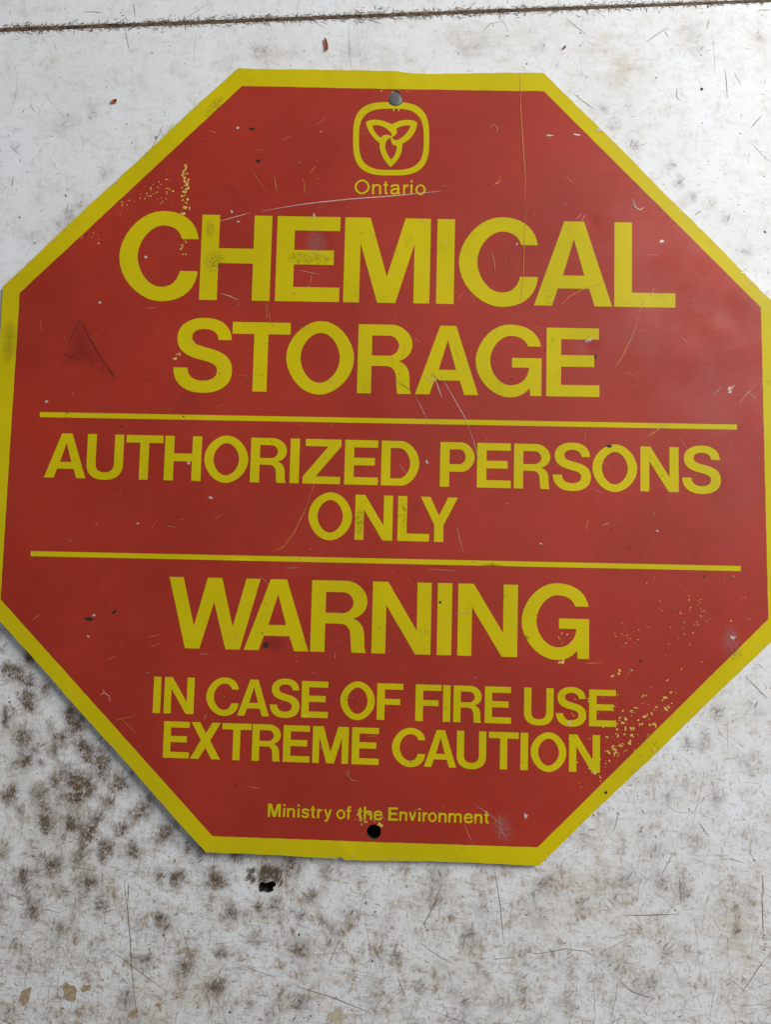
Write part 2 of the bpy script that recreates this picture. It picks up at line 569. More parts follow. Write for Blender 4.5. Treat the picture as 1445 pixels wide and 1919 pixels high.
PXM = 0.000415     # metres per photo pixel on the board
hm = Marks()
zl = 0.00008
for k in range(6500):
    # denser and longer towards the worn lower end
    if rng.random() < 0.62:
        px, py = rng.uniform(-260, 1700), 1130 + 900 * rng.random() ** 0.8
    else:
        px, py = rng.uniform(-260, 1700), rng.uniform(-150, 1200)
    x, y = on_board(px, py)
    wear = min(1.0, max(0.25, (py - 900) / 700))
    L = PXM * (rng.uniform(4, 16) if rng.random() < 0.8 else rng.uniform(16, 55))
    a = rng.gauss(math.pi / 2, 0.5) if rng.random() < 0.4 else rng.uniform(0, math.pi)
    hm.line(wiggle(x, y, x + L * math.cos(a), y + L * math.sin(a), 4, 0.12), PXM * rng.uniform(0.4, 1.2),
            rng.random() ** 0.7, rng.uniform(0.12, 0.58) * (0.30 + 0.70 * wear), z=zl + rng.uniform(0, 3e-5))
for k in range(1500):      # crumbs of dirt
    if rng.random() < 0.6:
        px, py = rng.uniform(-260, 1700), 1200 + 800 * rng.random()
    else:
        px, py = rng.uniform(-260, 1700), rng.uniform(-150, 1200)
    r = rng.uniform(0.7, 2.0) if rng.random() < .93 else rng.uniform(2, 3.4)
    q = [(*on_board(*p), zl + 4e-5) for p in ragged(px, py, r, r * rng.uniform(.5, 1), rng.uniform(0, 3), 6)]
    hm.poly(q[::-1], rng.random() ** 1.5, rng.uniform(0.4, 0.95))
# hairs radiating out of rubbed spots
for (px, py, r, s) in SPOTS:
    for k in range(int(5 * s)):
        x, y = on_board(px + rng.gauss(0, r * .6), py + rng.gauss(0, r * .6))
        L = PXM * rng.uniform(6, 22)
        a = rng.uniform(0, math.pi)
        hm.line(wiggle(x, y, x + L * math.cos(a), y + L * math.sin(a), 4, 0.12), PXM * rng.uniform(0.5, 1.2),
                rng.uniform(.2, .8), rng.uniform(0.2, 0.5), z=zl + 5e-5)
# short parallel rubbing strokes that make up the dark spots
for (px, py, r, s) in SPOTS:
    a0 = rng.gauss(1.05, 0.35)
    low = 1.0 if py > 1150 else 0.5
    for k in range(int((3 + r * 0.7) * s * low)):
        x, y = on_board(px + rng.gauss(0, r * .5), py + rng.gauss(0, r * .5))
        L = PXM * rng.uniform(5, 20)
        a = a0 + rng.gauss(0, .22)
        hm.line(wiggle(x, y, x + L * math.cos(a), y + L * math.sin(a), 4, 0.08), PXM * rng.uniform(1.2, 4.0),
                rng.uniform(.1, .7), rng.uniform(0.10, 0.34), z=zl + 6e-5 + rng.uniform(0, 3e-5))
# crisp brown ticks
for k in range(2300):
    py = 1150 + 850 * rng.random() if rng.random() < .6 else rng.uniform(-100, 1300)
    px = rng.uniform(-250, 1700)
    x, y = on_board(px, py)
    L = PXM * rng.uniform(3, 13)
    a = rng.choice((0.5, 1.1, 1.57, 2.2, 2.8)) + rng.gauss(0, .35)
    hm.line(wiggle(x, y, x + L * math.cos(a), y + L * math.sin(a), 3, 0.1), PXM * rng.uniform(.9, 1.9),
            rng.uniform(.2, .9), rng.uniform(0.3, 0.75) * (1 if py > 1150 else .6), z=zl + 9e-5)
# long faint hairlines
for k in range(330):
    py = 1200 + 800 * rng.random() if rng.random() < .75 else rng.uniform(-60, 1200)
    px = rng.uniform(-250, 1700)
    x, y = on_board(px, py)
    L = PXM * rng.uniform(30, 130)
    a = rng.gauss(1.5, .25) if rng.random() < .5 else rng.uniform(0, math.pi)
    hm.line(wiggle(x, y, x + L * math.cos(a), y + L * math.sin(a), 8, 0.03), PXM * rng.uniform(.6, 1.3),
            rng.uniform(.2, .9), rng.uniform(0.15, 0.42), z=zl + 1.1e-4)
# single long scratches read off the photograph
LONG = [[(440, 1805), (478, 1818), (515, 1832)], [(550, 1845), (600, 1862), (650, 1880), (695, 1898)], [(203, 1778), (250, 1812), (312, 1857)],
        [(232, 1655), (240, 1720), (245, 1800), (258, 1919)], [(240, 1655), (239, 1690)], [(342, 1745), (358, 1800)],
        [(10, 1672), (36, 1683)], [(128, 1625), (150, 1627), (182, 1632)], [(190, 1630), (192, 1660)], [(925, 1622), (938, 1700), (945, 1770)],
        [(828, 1655), (812, 1700), (795, 1730), (803, 1752)], [(885, 1742), (870, 1760), (868, 1785)],
        [(922, 1798), (968, 1793)], [(972, 1782), (1010, 1787), (1060, 1778), (1100, 1783), (1120, 1795)], [(1132, 1782), (1178, 1758)],
        [(1160, 1835), (1185, 1858), (1228, 1872)], [(1160, 1835), (1150, 1890), (1143, 1919)], [(1445, 1785), (1415, 1825), (1383, 1870)],
        [(1428, 1670), (1432, 1760)], [(1430, 1640), (1431, 1680)], [(1365, 1608), (1395, 1617)], [(1138, 1683), (1155, 1700)],
        [(1275, 1645), (1277, 1690)], [(1170, 1715), (1272, 1713)], [(790, 1770), (845, 1805)], [(560, 1668), (590, 1692)],
        [(0, 1910), (24, 1919)], [(745, 1830), (760, 1870)], [(815, 1895), (880, 1920)], [(575, 1790), (640, 1784)], [(640, 1755), (615, 1810)],
        [(300, 270), (285, 290)], [(234, 55), (242, 95)], [(580, 35), (612, 55)], [(250, 5), (253, 32)], [(25, 330), (21, 350)],
        [(17, 272), (35, 290)], [(20, 345), (21, 345)], [(303, 243), (280, 285)], [(55, 195), (65, 210)], [(100, 75), (105, 95)],
        [(935, 30), (955, 60)], [(1250, 52), (1210, 80)], [(1245, 55), (1253, 70)], [(1060, 33), (1100, 65)], [(905, 60), (918, 45), (940, 40)],
        [(1330, 35), (1325, 55)], [(1360, 130), (1364, 185)], [(1376, 135), (1390, 160)], [(1420, 20), (1445, 18)], [(1430, 215), (1408, 240)],
        [(1270, 165), (1268, 180), (1275, 190)], [(1405, 265), (1445, 305)], [(1075, 175), (1115, 205)], [(155, 22), (195, 24)],
        [(1240, 1640), (1262, 1600)], [(1150, 1560), (1160, 1520)], [(1400, 1270), (1440, 1310)], [(1310, 1540), (1330, 1570)]]
for L in LONG:
    pts = []
    for (a, b), (c, d) in zip(L[:-1], L[1:]):
        seg = wiggle(*on_board(a, b), *on_board(c, d), 5, 0.012)
        pts += seg if not pts else seg[1:]
    hm.line(pts, PXM * rng.uniform(1.0, 1.9), rng.uniform(0.1, .5), rng.uniform(.45, .8), z=zl + 1e-4)
# splintered streaks above the torn hole
for k in range(170):
    px, py = rng.uniform(490, 530), rng.uniform(1620, 1650)
    if k < 36:
        px, py = rng.uniform(464, 480), rng.uniform(1624, 1646)
    x, y = on_board(px, py)
    x2, y2 = on_board(px - rng.uniform(3, 8), py + rng.uniform(4, 13))
    hm.line(wiggle(x, y, x2, y2, 4, .1), PXM * rng.uniform(1, 4), rng.uniform(0, .35), rng.uniform(.3, .7), z=zl + 1.2e-4 + 2e-7 * k)
for k in range(26):
    a = rng.uniform(0, 6.28)
    x, y = on_board(501 + 13 * math.cos(a), 1662 + 9 * math.sin(a))
    x2, y2 = on_board(501 + rng.uniform(16, 34) * math.cos(a), 1662 + rng.uniform(12, 28) * math.sin(a))
    hm.line(wiggle(x, y, x2, y2, 4, .1), PXM * rng.uniform(.8, 2), rng.uniform(0, .4), rng.uniform(.4, .8), z=zl + 1.4e-4)
# furry dirt packed along the seam between the boards
for k in range(7000):
    x = rng.uniform(-HB, HB)
    thin = 1.0 if x < 0.1 else max(0.35, 1 - (x - 0.1) * 2.6)
    y = seam_y(x) + (rng.gauss(0, 0.0013) if rng.random() < .7 else rng.gauss(0, .003)) * thin * (0.75 + 0.35 * math.sin(x * 47) * math.sin(x * 113 + 1))
    L = PXM * rng.uniform(4, 15) * (0.5 + .5 * thin)
    a = rng.gauss(0.05, 0.45) if rng.random() < .7 else rng.uniform(0, 6.28)
    hm.line(wiggle(x, y, x + L * math.cos(a), y + L * math.sin(a), 4, .1), PXM * rng.uniform(.7, 1.8),
            rng.random() ** 2 * .7, rng.uniform(.3, .9), z=zl + 1e-4 + rng.uniform(0, 4e-5))
hm.build("hairline_scratches", M_HAIR, low_board, "brown hairline scratches, crumbs and packed dirt on the white paint")

# dirt packed into the seam
sv, sf = [], []
xs = np.linspace(-HB + .001, HB - .001, 260)
for i, x in enumerate(xs):
    w = 0.0024 * (1.0 if x < 0.1 else max(0.35, 1 - (x - 0.1) * 2.2))
    for j, sgn in enumerate((1, 0.3, -0.3, -1)):
        sv.append((x, seam_y(x) + sgn * w * rng.uniform(.9, 1.1), (-0.0002 if abs(sgn) == 1 else -0.0010 + rng.uniform(-.0003, .0003))))
for i in range(len(xs) - 1):
    for j in range(3):
        sf.append([4 * i + j, 4 * i + j + 1, 4 * i + j + 5, 4 * i + j + 4])
link("seam_dirt", mesh_from("seam_dirt", sv, sf, plain("packed_brown_dirt", (0.05, 0.036, 0.024), .95, var=.6, scale=900)), low_board, kind="stuff",
     label="brown dirt packed into the seam between the boards")

# places where the paint has flaked off
for px, py, rx, ry, ang, mt in [(46, 1867, 9, 19, .45, M_BARE), (131, 1859, 12, 17, -.3, M_BARE), (160, 1851, 8, 7, 0, M_BARE),
                                (633, 1906, 16, 15, 0, M_CREAM), (296, 1883, 5, 4, 0, M_BARE), (369, 1849, 6, 5, .4, M_CREAM)]:
    lp = [on_board(*p) for p in smooth_closed(ragged(px, py, rx, ry, ang, 11, .28), 3)]
    V, Fc = fill([(lp, [])], grid=False)
    link("flaked_patch", mesh_from("flaked_patch", np.c_[V, np.full(len(V), 0.00025)], Fc.tolist(), mt), low_board,
         label="tan patch where the white paint has flaked off" if mt is M_BARE else "cream round patch in the white paint")

# ------------------------------------------------------------------ the sign
sx, sy = on_sign(722, 880)
sign = link("warning_sign", None, label="red and yellow octagonal metal chemical storage warning sign lying on the white board", cat="sign")
OUT = [(445, 127), (600, 131), (690, 133), (742, 133), (775, 137), (1020, 137), (1238, 352), (1458, 573), (1475, 1175), (1250, 1391), (1010, 1622),
       (760, 1613), (648, 1611), (640, 1605), (632, 1609), (385, 1597), (180, 1366), (-32, 1130), (5, 537), (225, 331)]
INN = [(453, 161), (742, 167), (1020, 171), (1427, 576), (1441, 1160), (1008, 1588), (700, 1578), (398, 1567), (0, 1123), (36, 549)]


def dense(lp, step=12.0):
    out = []
    for (a, b), (c, d) in zip(lp, lp[1:] + lp[:1]):
        n = max(1, int(math.hypot(c - a, d - b) / step))
        out += [(a + (c - a) * k / n, b + (d - b) * k / n) for k in range(n)]
    return out


outer = [on_sign(x + rng.uniform(-.5, .5) + .9 * math.sin(y * .021 + x * .013), y + rng.uniform(-.5, .5) + .9 * math.sin(x * .019 - y * .011)) for x, y in dense(OUT)]
inner = [on_sign(x + rng.uniform(-.35, .35), y + rng.uniform(-.35, .35)) for x, y in dense(INN)]
hole_top = [on_sign(*p) for p in smooth_closed([(740, 168), (748, 173), (754, 185), (752, 195), (741, 199), (730, 195), (728, 186), (733, 174)], 4)]
hole_bot = [on_sign(*p) for p in smooth_closed([(701, 1545), (711, 1549), (714, 1559), (710, 1569), (700, 1573), (691, 1569), (687, 1560), (691, 1549)], 4)]

# aluminium sheet: top a hair below the paint, with rim and hole walls
V, Fc = fill([(outer, [hole_top, hole_bot])], 0.006)
zt = sheet_z(V[:, 0], V[:, 1]) - 0.00030
verts = [(x, y, z) for (x, y), z in zip(V, zt)]
n1 = len(verts)
verts += [(x, y, z - 0.0011) for (x, y), z in zip(V, zt)]
faces = Fc.tolist() + [[n1 + c, n1 + b, n1 + a] for a, b, c in Fc.tolist()]
for lp in (outer, hole_top, hole_bot):
    n0 = len(verts)
    n = len(lp)
    z = sheet_z([p[0] for p in lp], [p[1] for p in lp])
    verts += [(p[0], p[1], q - 0.0001) for p, q in zip(lp, z)] + [(p[0], p[1], q - 0.00125) for p, q in zip(lp, z)]
    faces += [[n0 + i, n0 + (i + 1) % n, n0 + n + (i + 1) % n, n0 + n + i] for i in range(n)]
link("metal_sheet", mesh_from("metal_sheet", verts, faces, M_ALU), sign, label="bare aluminium sheet with a cut rim and two bolt holes")
sign_sheet("border", [(outer, [inner])], M_YEL, 0.0, sign, label="yellow painted border band")
sign_sheet("red_face", [(inner, [hole_top, hole_bot])], M_RED, 0.0, sign, label="red painted field of the sign")

LIFT = 0.00012


def band(a, b, w):
    """Rule as an outline in photo pixels from its left and right centre points."""
    (x0, y0), (x1, y1) = a, b
    n = 40
    up = [(x0 + (x1 - x0) * k / n, y0 + (y1 - y0) * k / n - w / 2) for k in range(n + 1)]
    dn = [(x, y + w) for x, y in up[::-1]]
    return [on_sign(*p) for p in up + dn]


sign_sheet("rule", [(band((74, 777), (1382, 800.5), 9.6), [])], M_YEL, LIFT, sign)
sign_sheet("rule", [(band((57, 1037.5), (1389, 1065.5), 9.6), [])], M_YEL, LIFT, sign)

# emblem: rounded frame and three-petalled flower, read off an enlargement (6.02 x, origin 620,120)
emblem = link("emblem", None, sign, label="yellow three-petalled flower in a rounded square frame")


def zl6(pts):
    return [(620 + p[0] / 6.02, 120 + p[1] / 6.02) + tuple(p[2:]) for p in pts]


def squircle(cx, cy, a, b, e=3.1, n=72):
    out = []
    for k in range(n):
        t = 2 * math.pi * k / n
        c, s = math.cos(t), math.sin(t)
        out.append((cx + a * math.copysign(abs(c) ** (2 / e), c), cy + b * math.copysign(abs(s) ** (2 / e), s)))
    return out


fr_o = [on_sign(*p) for p in zl6(squircle(681, 844, 430, 414))]
fr_i = [on_sign(*p) for p in zl6(squircle(683, 850, 366, 346))]
sign_sheet("frame", [(fr_o, [fr_i, hole_top])], M_YEL, LIFT, emblem)
fl_o = [(690, 680, 1), (600, 645), (520, 630), (450, 633), (395, 655, 1), (410, 715), (450, 790), (500, 850), (550, 893, 1), (554, 960), (577, 1030),
        (620, 1105), (675, 1165, 1), (738, 1100), (783, 1030), (803, 965), (808, 900, 1), (870, 862), (928, 800), (962, 730), (975, 660, 1),
        (925, 637), (850, 632), (768, 645)]
h_l = [(468, 695, 1), (535, 692), (600, 713), (650, 748), (684, 785), (686, 820, 1), (655, 803), (600, 803), (560, 834, 1), (510, 785), (482, 738)]
h_r = [(903, 700, 1), (850, 694), (795, 703), (740, 728, 1), (746, 765), (730, 800), (690, 828, 1), (712, 852), (748, 858), (790, 838), (858, 775)]
h_b = [(678, 1080, 1), (635, 1010), (614, 940), (622, 880), (645, 848), (676, 832, 1), (680, 870), (700, 908), (745, 925, 1), (735, 990), (710, 1045)]
fl = [[on_sign(*p) for p in smooth_closed(zl6(q), 5)] for q in (fl_o, h_l, h_r, h_b)]
sign_sheet("flower", [(fl[0], fl[1:])], M_YEL, LIFT, emblem, 0.003)

# ------------------------------------------------------------------ lettering
def bez(p0, p1, p2, p3, n=9):
    t = np.linspace(0, 1, n + 1)[1:, None]
    p0, p1, p2, p3 = map(np.array, (p0, p1, p2, p3))
    return [tuple(q) for q in (1 - t) ** 3 * p0 + 3 * (1 - t) ** 2 * t * p1 + 3 * (1 - t) * t * t * p2 + t ** 3 * p3]


def path(*seg):
    """Points; a 6-tuple is a cubic (c1, c2, end) from the last point."""
    out = []
    for s in seg:
        if len(s) == 2:
            out.append((float(s[0]), float(s[1])))
        else:
            out += bez(out[-1], s[0:2], s[2:4], s[4:6])
    return out


K = 0.56


def arcq(p, q, first):
    """Quarter-ellipse control points from p to q; first = 'h' or 'v' leaving direction."""
    k = K
    if first == 'v':
        return (p[0], p[1] + (q[1] - p[1]) * k, q[0] + (p[0] - q[0]) * (1 - k), q[1], q[0], q[1])
    return (p[0] + (q[0] - p[0]) * k, p[1], q[0], q[1] + (p[1] - q[1]) * (1 - k), q[0], q[1])


def ring(x0, x1, y0, y1):
    cx, cy = (x0 + x1) / 2, (y0 + y1) / 2
    t, r, b_, l = (cx, y1), (x1, cy), (cx, y0), (x0, cy)
    k = K
    K_ = 0.585
    def a(p, q, f):
        if f == 'v':
            return (p[0], p[1] + (q[1] - p[1]) * K_, q[0] + (p[0] - q[0]) * (1 - K_), q[1], q[0], q[1])
        return (p[0] + (q[0] - p[0]) * K_, p[1], q[0], q[1] + (p[1] - q[1]) * (1 - K_), q[0], q[1])
    return path(t, a(t, r, 'h'), a(r, b_, 'v'), a(b_, l, 'h'), a(l, t, 'v'))[:-1]


S_, B_ = 20.5, 17.0
GL = {}       # letter -> (width, solids)
GL['I'] = (20.5, [([(0, 0), (20.5, 0), (20.5, 100), (0, 100)], [])])
GL['H'] = (81, [([(0, 0), (S_, 0), (S_, 43.5), (81 - S_, 43.5), (81 - S_, 0), (81, 0), (81, 100), (81 - S_, 100), (81 - S_, 61), (S_, 61), (S_, 100), (0, 100)], [])])
GL['E'] = (74, [([(0, 0), (74, 0), (74, B_), (S_, B_), (S_, 43.5), (66.5, 43.5), (66.5, 60.5), (S_, 60.5), (S_, 83.5), (73, 83.5), (73, 100), (0, 100)], [])])
GL['F'] = (69, [([(0, 0), (S_, 0), (S_, 42), (61.5, 42), (61.5, 58), (S_, 58), (S_, 83.5), (69, 83.5), (69, 100), (0, 100)], [])])
GL['L'] = (71, [([(0, 0), (71, 0), (71, B_), (S_, B_), (S_, 100), (0, 100)], [])])
GL['T'] = (84.5, [([(32, 0), (52.5, 0), (52.5, 83), (84.5, 83), (84.5, 100), (0, 100), (0, 83), (32, 83)], [])])
GL['M'] = (100, [([(0, 0), (18.5, 0), (18.5, 70), (39.5, 0), (60.5, 0), (81.5, 70), (81.5, 0), (100, 0), (100, 100), (70.5, 100), (50, 31), (29.5, 100), (0, 100)], [])])
GL['N'] = (83, [([(0, 0), (19.5, 0), (19.5, 67.5), (61.5, 0), (83, 0), (83, 100), (63, 100), (63, 33), (21.5, 100), (0, 100)], [])])
GL['A'] = (91.5, [([(0, 0), (21, 0), (27.8, 20.6), (64.5, 20.6), (71, 0), (91.5, 0), (58, 100), (34.8, 100)], [[(33.6, 36), (46.2, 79), (58.8, 36)]])])
GL['W'] = (127, [([(0, 100), (25.5, 0), (45.5, 0), (63.5, 66), (81.5, 0), (101.5, 0), (127, 100), (107.4, 100), (90.4, 32), (73.5, 100), (53.5, 100), (36.6, 32), (19.6, 100)], [])])
GL['Y'] = (82.5, [([(0, 100), (31, 38), (31, 0), (51.5, 0), (51.5, 38), (82.5, 100), (61, 100), (41.2, 59), (21.5, 100)], [])])
GL['X'] = (83, [([(0, 0), (24, 0), (41.5, 31), (58.5, 0), (83, 0), (54, 51.5), (81.5, 100), (58.5, 100), (41.5, 71), (24.5, 100), (1, 100), (28.5, 51.5)], [])])
GL['Z'] = (85, [([(0, 0), (84, 0), (84, 16.5), (29, 16.5), (85, 85), (85, 100), (5, 100), (5, 84), (56, 84), (0, 15.5)], [])])
GL['O'] = (98.5, [(ring(0, 98.5, -3, 103.5), [ring(20.7, 77.8, 14, 86.5)])])
GL['P'] = (76, [(path((0, 0), (S_, 0), (S_, 34), (46, 34), arcq((46, 34), (76, 67), 'h'), arcq((76, 67), (46, 100), 'v'), (0, 100)),
                [path((S_, 51), (S_, 84), (43, 84), arcq((43, 84), (56, 67.5), 'h'), arcq((56, 67.5), (43, 51), 'v'))])])
GL['D'] = (85.5, [(path((0, 0), (44, 0), arcq((44, 0), (85.5, 50), 'h'), arcq((85.5, 50), (44, 100), 'v'), (0, 100)),
                  [path((S_, 16), (S_, 84), (40, 84), arcq((40, 84), (65, 50), 'h'), arcq((65, 50), (40, 16), 'v'))])])
GL['R'] = (80, [(path((0, 0), (S_, 0), (S_, 40), (41, 40), (52, 40, 56.5, 34, 57.2, 20), (57.6, 12, 58, 4, 59.5, 0), (79.5, 0),
                     (77, 6, 77, 14, 76.8, 22), (76.5, 36, 71, 44, 60, 47.5), (72, 51, 80, 59, 80, 72), arcq((80, 72), (50, 100), 'v'), (0, 100)),
                [path((S_, 55), (S_, 84), (46, 84), arcq((46, 84), (60.3, 69.5), 'h'), arcq((60.3, 69.5), (46, 55), 'v'))])])
GL['C'] = (92.5, [(path((92, 71), (89, 91, 74, 103.5, 50, 103.5), arcq((50, 103.5), (0, 50.5), 'h'), arcq((0, 50.5), (50, -2.5), 'v'),
                       (75, -2.5, 91, 11, 92.5, 33.5), (71.5, 33.5), (69, 21, 62, 14.5, 50, 14.5), arcq((50, 14.5), (21.5, 50.5), 'h'),
                       arcq((21.5, 50.5), (50, 86.5), 'v'), (62, 86.5, 69.5, 81, 72.5, 71)), [])])
GL['G'] = (95.5, [(path((94.5, 72), (91, 92, 74, 103.5, 49, 103.5), arcq((49, 103.5), (0, 50.5), 'h'), arcq((0, 50.5), (49, -2.5), 'v'),
                       (62, -2.5, 71.5, 2, 78.5, 11.5), (79.5, 0), (95.5, 0), (95.5, 55), (52.7, 55), (52.7, 41), (77.5, 41),
                       (76, 25, 66, 15, 51, 15), arcq((51, 15), (21, 50.5), 'h'), arcq((21, 50.5), (50, 87), 'v'),
                       (63, 87, 72, 82, 75.5, 72)), [])])
GL['S'] = (85.4, [(path((83.4, 73.5), (82, 95, 67, 105, 43, 105), (19, 105, 4, 93.5, 4, 76), (4, 60, 15, 51, 34, 46), (42, 44, 47, 42.7, 52, 41.2),
                       (60, 38.8, 63.5, 34.5, 63.5, 28.5), (63.5, 20, 56, 14.5, 43, 14.5), (29, 14.5, 21, 21.5, 20.5, 33), (0, 33),
                       (0.5, 10, 17, -3, 43, -3), (70, -3, 85.4, 9, 85.4, 29), (85.4, 46, 75, 54.5, 58, 59.3), (50, 61.6, 45, 62.8, 40, 64.2),
                       (30, 67, 25.5, 70.5, 25.5, 77), (25.5, 85, 32.5, 89, 43, 89), (56, 89, 63, 84, 64.1, 73.5)), [])])
GL['U'] = (83, [(path((0, 100), (0, 33), (0, 10, 15, -2.5, 41.5, -2.5), (68, -2.5, 83, 10, 83, 33), (83, 100), (62.5, 100), (62.5, 35),
                     (62.5, 21, 55, 14.5, 41.5, 14.5), (28, 14.5, 20.5, 21, 20.5, 35), (20.5, 100)), [])])


def stroke(pts, w):
    """Outline of an open polyline drawn with a pen of width w."""
    P = np.array(pts, float)
    d = np.diff(P, axis=0)
    d /= np.linalg.norm(d, axis=1)[:, None]
    nr = np.stack([-d[:, 1], d[:, 0]], 1)
    L, Rr = [], []
    for i in range(len(P)):
        if i == 0:
            o = nr[0]
        elif i == len(P) - 1:
            o = nr[-1]
        else:
            o = nr[i - 1] + nr[i]
            o = o / max(0.35, np.dot(o, o) / 2)
        L.append(tuple(P[i] + o * w / 2))
        Rr.append(tuple(P[i] - o * w / 2))
    return L + Rr[::-1]


def lowercase(s):
    """Light lower-case letters for the small lines; s is the pen width, cap height 100."""
    X, h = 71.0, s / 2
    g = {}
    rect = lambda a, b, c, d: ([(a, c), (b, c), (b, d), (a, d)], [])
    st = lambda *seg: (stroke(path(*seg), s), [])

    def arch(x0, x1, foot=0):
        m_ = (x0 + x1) / 2
        return st((x0, 40), (x0, 56, m_ - 8, X - h, m_ + 2, X - h), (x1 - 4, X - h, x1, 58, x1, 46), (x1, 44), (x1, foot))
    g['i'] = (s, [rect(0, s, 0, X), rect(0, s, 86, 100)])
    g['n'] = (59, [rect(0, s, 0, X), arch(h, 59 - h)])
    g['h'] = (60, [rect(0, s, 0, 100), arch(h, 60 - h)])
    g['m'] = (99, [rect(0, s, 0, X), arch(h, 49.5), arch(49.5, 99 - h)])
    g['o'] = (68, [(ring(0, 68, -2, X + 2), [ring(s, 68 - s, -2 + s * .9, X + 2 - s * .9)])])
    g['r'] = (36, [rect(0, s, 0, X), st((h, 36), (h, 54, 18, X - h, 36, X - h - .5))])
    g['t'] = (34, [st((17, 92), (17, 20), (17, 9, 20, h - 1, 34, h - .5)), rect(0, 34, X - s * .85, X)])
    g['f'] = (36, [st((16, 0), (16, 80), (16, 91, 21, 100 - h, 36, 99.5 - h)), rect(0, 36, X - s * .85, X)])
    g['v'] = (57, [st((h * .9, X), (28.5, 4)), st((57 - h * .9, X), (28.5, 4))])
    g['y'] = (58, [st((h * .9, X), (30, 5)), st((58 - h * .9, X), (30, 3), (26, -10, 22, -21 + h * .2, 6, -20 + h * .3))])
    g['e'] = (66, [rect(h, 66 - h * .6, 34 - s * .1, 34 + s * .75),
                   st((66 - h, 34), (66 - h, 57, 52, X + 2 - h, 33.5, X + 2 - h), (15, X + 2 - h, h, 56, h, 35), (h, 14, 16, h - 2, 34, h - 2),
                      (48, h - 2, 57, 11, 61, 23))])
    g['s'] = (56, [st((51, 50), (50, 60, 42, X + 1 - h, 28, X + 1 - h), (15, X + 1 - h, h + 1, 62, h + 1, 52), (h + 1, 40, 18, 38.5, 28, 36.5),
                      (40, 34, 56 - h, 31, 56 - h, 20), (56 - h, 9, 42, h - 1.5, 28, h - 1.5), (14, h - 1.5, 5, 10, 4, 22))])
    g['a'] = (64, [st((7, 50), (8, 62, 16, X + 1 - h, 31, X + 1 - h), (45, X + 1 - h, 53, 63, 53, 52), (53, 50), (53, 16), (53, 7, 56, h - 1, 64, h - .5)),
                   st((53, 43), (44, 38, 36, 39, 26, 37), (13, 34, h, 30, h, 19), (h, 8, 14, h - 1.5, 24, h - 1.5), (40, h - 1.5, 53, 12, 53, 30))])
    return g


def letters(line_name, label, items, glyphs, y_lean=-0.022):
    """items: (letter, x left, x right at mid-height, baseline y at left, cap-top y at left) in photo pixels; slopes carry across."""
    ln = link(line_name, None, sign, label=label)
    for ch, pl, pr in items:
        W, solids = glyphs[ch]
        # pl / pr: photo points of left and right extents at the baseline, plus cap-top points
        (xl, yb, yt), (xr, yb2, yt2) = pl, pr
        def to_sign(p):
            u, v = p[0] / W, p[1] / 100.0
            yb_ = yb + (yb2 - yb) * u
            yt_ = yt + (yt2 - yt) * u
            xb = xl + (xr - xl) * u
            return on_sign(xb + LEAN(xb, yb_) * v * (yb_ - yt_), yb_ + (yt_ - yb_) * v)
        sol = [([to_sign(p) for p in dense(o, 6.0)], [[to_sign(p) for p in dense(hh, 6.0)] for hh in hs]) for o, hs in solids]
        sign_sheet("letter", sol, M_YEL, LIFT, ln)
    return ln


def LEAN(x, y):
    """Sideways lean of the sign's verticals in the photograph (pixels per pixel of height)."""
    X0, Y0 = on_board(x, y, Z_FIT)
    p = np.array([X0, Y0 + 0.02, Z_FIT]) - CAM
    q = C2W.T @ p
    u = PW / 2 + F_PX * q[0] / q[2]
    v = PH / 2 + F_PX * q[1] / q[2]
    return (u - x) / (y - v)


def line_of(text, ext, base_l, base_r, top_l, top_r, glyphs=GL):
    """ext: photo x of the left and right extent of each letter, measured at baseline level."""
    by = lambda x: base_l[1] + (x - base_l[0]) * (base_r[1] - base_l[1]) / (base_r[0] - base_l[0])
    ty = lambda x: top_l[1] + (x - top_l[0]) * (top_r[1] - top_l[1]) / (top_r[0] - top_l[0])
    return [(c, (a, by(a), ty(a)), (b, by(b), ty(b))) for c, (a, b) in zip(text, ext)]


letters("headline_lettering", "large yellow word CHEMICAL",
        line_of("CHEMICAL", [(219, 368), (372.4, 504.7), (514.7, 635.2), (642.7, 804.6), (817.1, 850.2), (858.7, 1008), (1000.9, 1147.9), (1151.5, 1266.3)],
                (372.4, 561.9), (1266.3, 576.8), (377.4, 402.4), (1152.2, 416.6)), GL)
letters("headline_lettering", "large yellow word STORAGE",
        line_of("STORAGE", [(322.5, 433), (431, 540.5), (534, 661.7), (668.7, 771), (777.6, 896.5), (890.5, 1014.8), (1023.8, 1123.8)],
                (485, 734), (1123.8, 744.2), (433.5, 603.3), (1025.2, 614)), GL)
letters("notice_lettering", "yellow words AUTHORIZED PERSONS",
        line_of("AUTHORIZEDPERSONS", [(81.6, 159.5), (160, 228.5), (233, 302.5), (306, 375.2), (380.7, 463.5), (467.7, 535.5), (542.1, 559.5), (566.5, 637.7),
                                      (644.7, 707.8), (713.6, 785), (824.1, 889), (893.6, 957.6), (963, 1031), (1036, 1107.8), (1110.4, 1194.8), (1200.6, 1272.7), (1279, 1352)],
                (81.6, 894.7), (1272.7, 922.4), (163.9, 813.3), (1272.3, 838.3)), GL)
letters("notice_lettering", "yellow word ONLY",
        line_of("ONLY", [(576.3, 658.5), (664.1, 734.9), (744.5, 804), (787, 857)],
                (664.1, 1011.4), (820.9, 1015.6), (666.7, 927), (858.5, 932.8)), GL)
letters("warning_lettering", "yellow word WARNING",
        line_of("WARNING", [(311.5, 483.5), (456.5, 577.7), (580.9, 686), (695.8, 806.7), (818.3, 845.6), (857, 969.5), (977, 1104.4)],
                (400, 1216.2), (969.5, 1231.5), (314.9, 1080.9), (970, 1096)), GL)
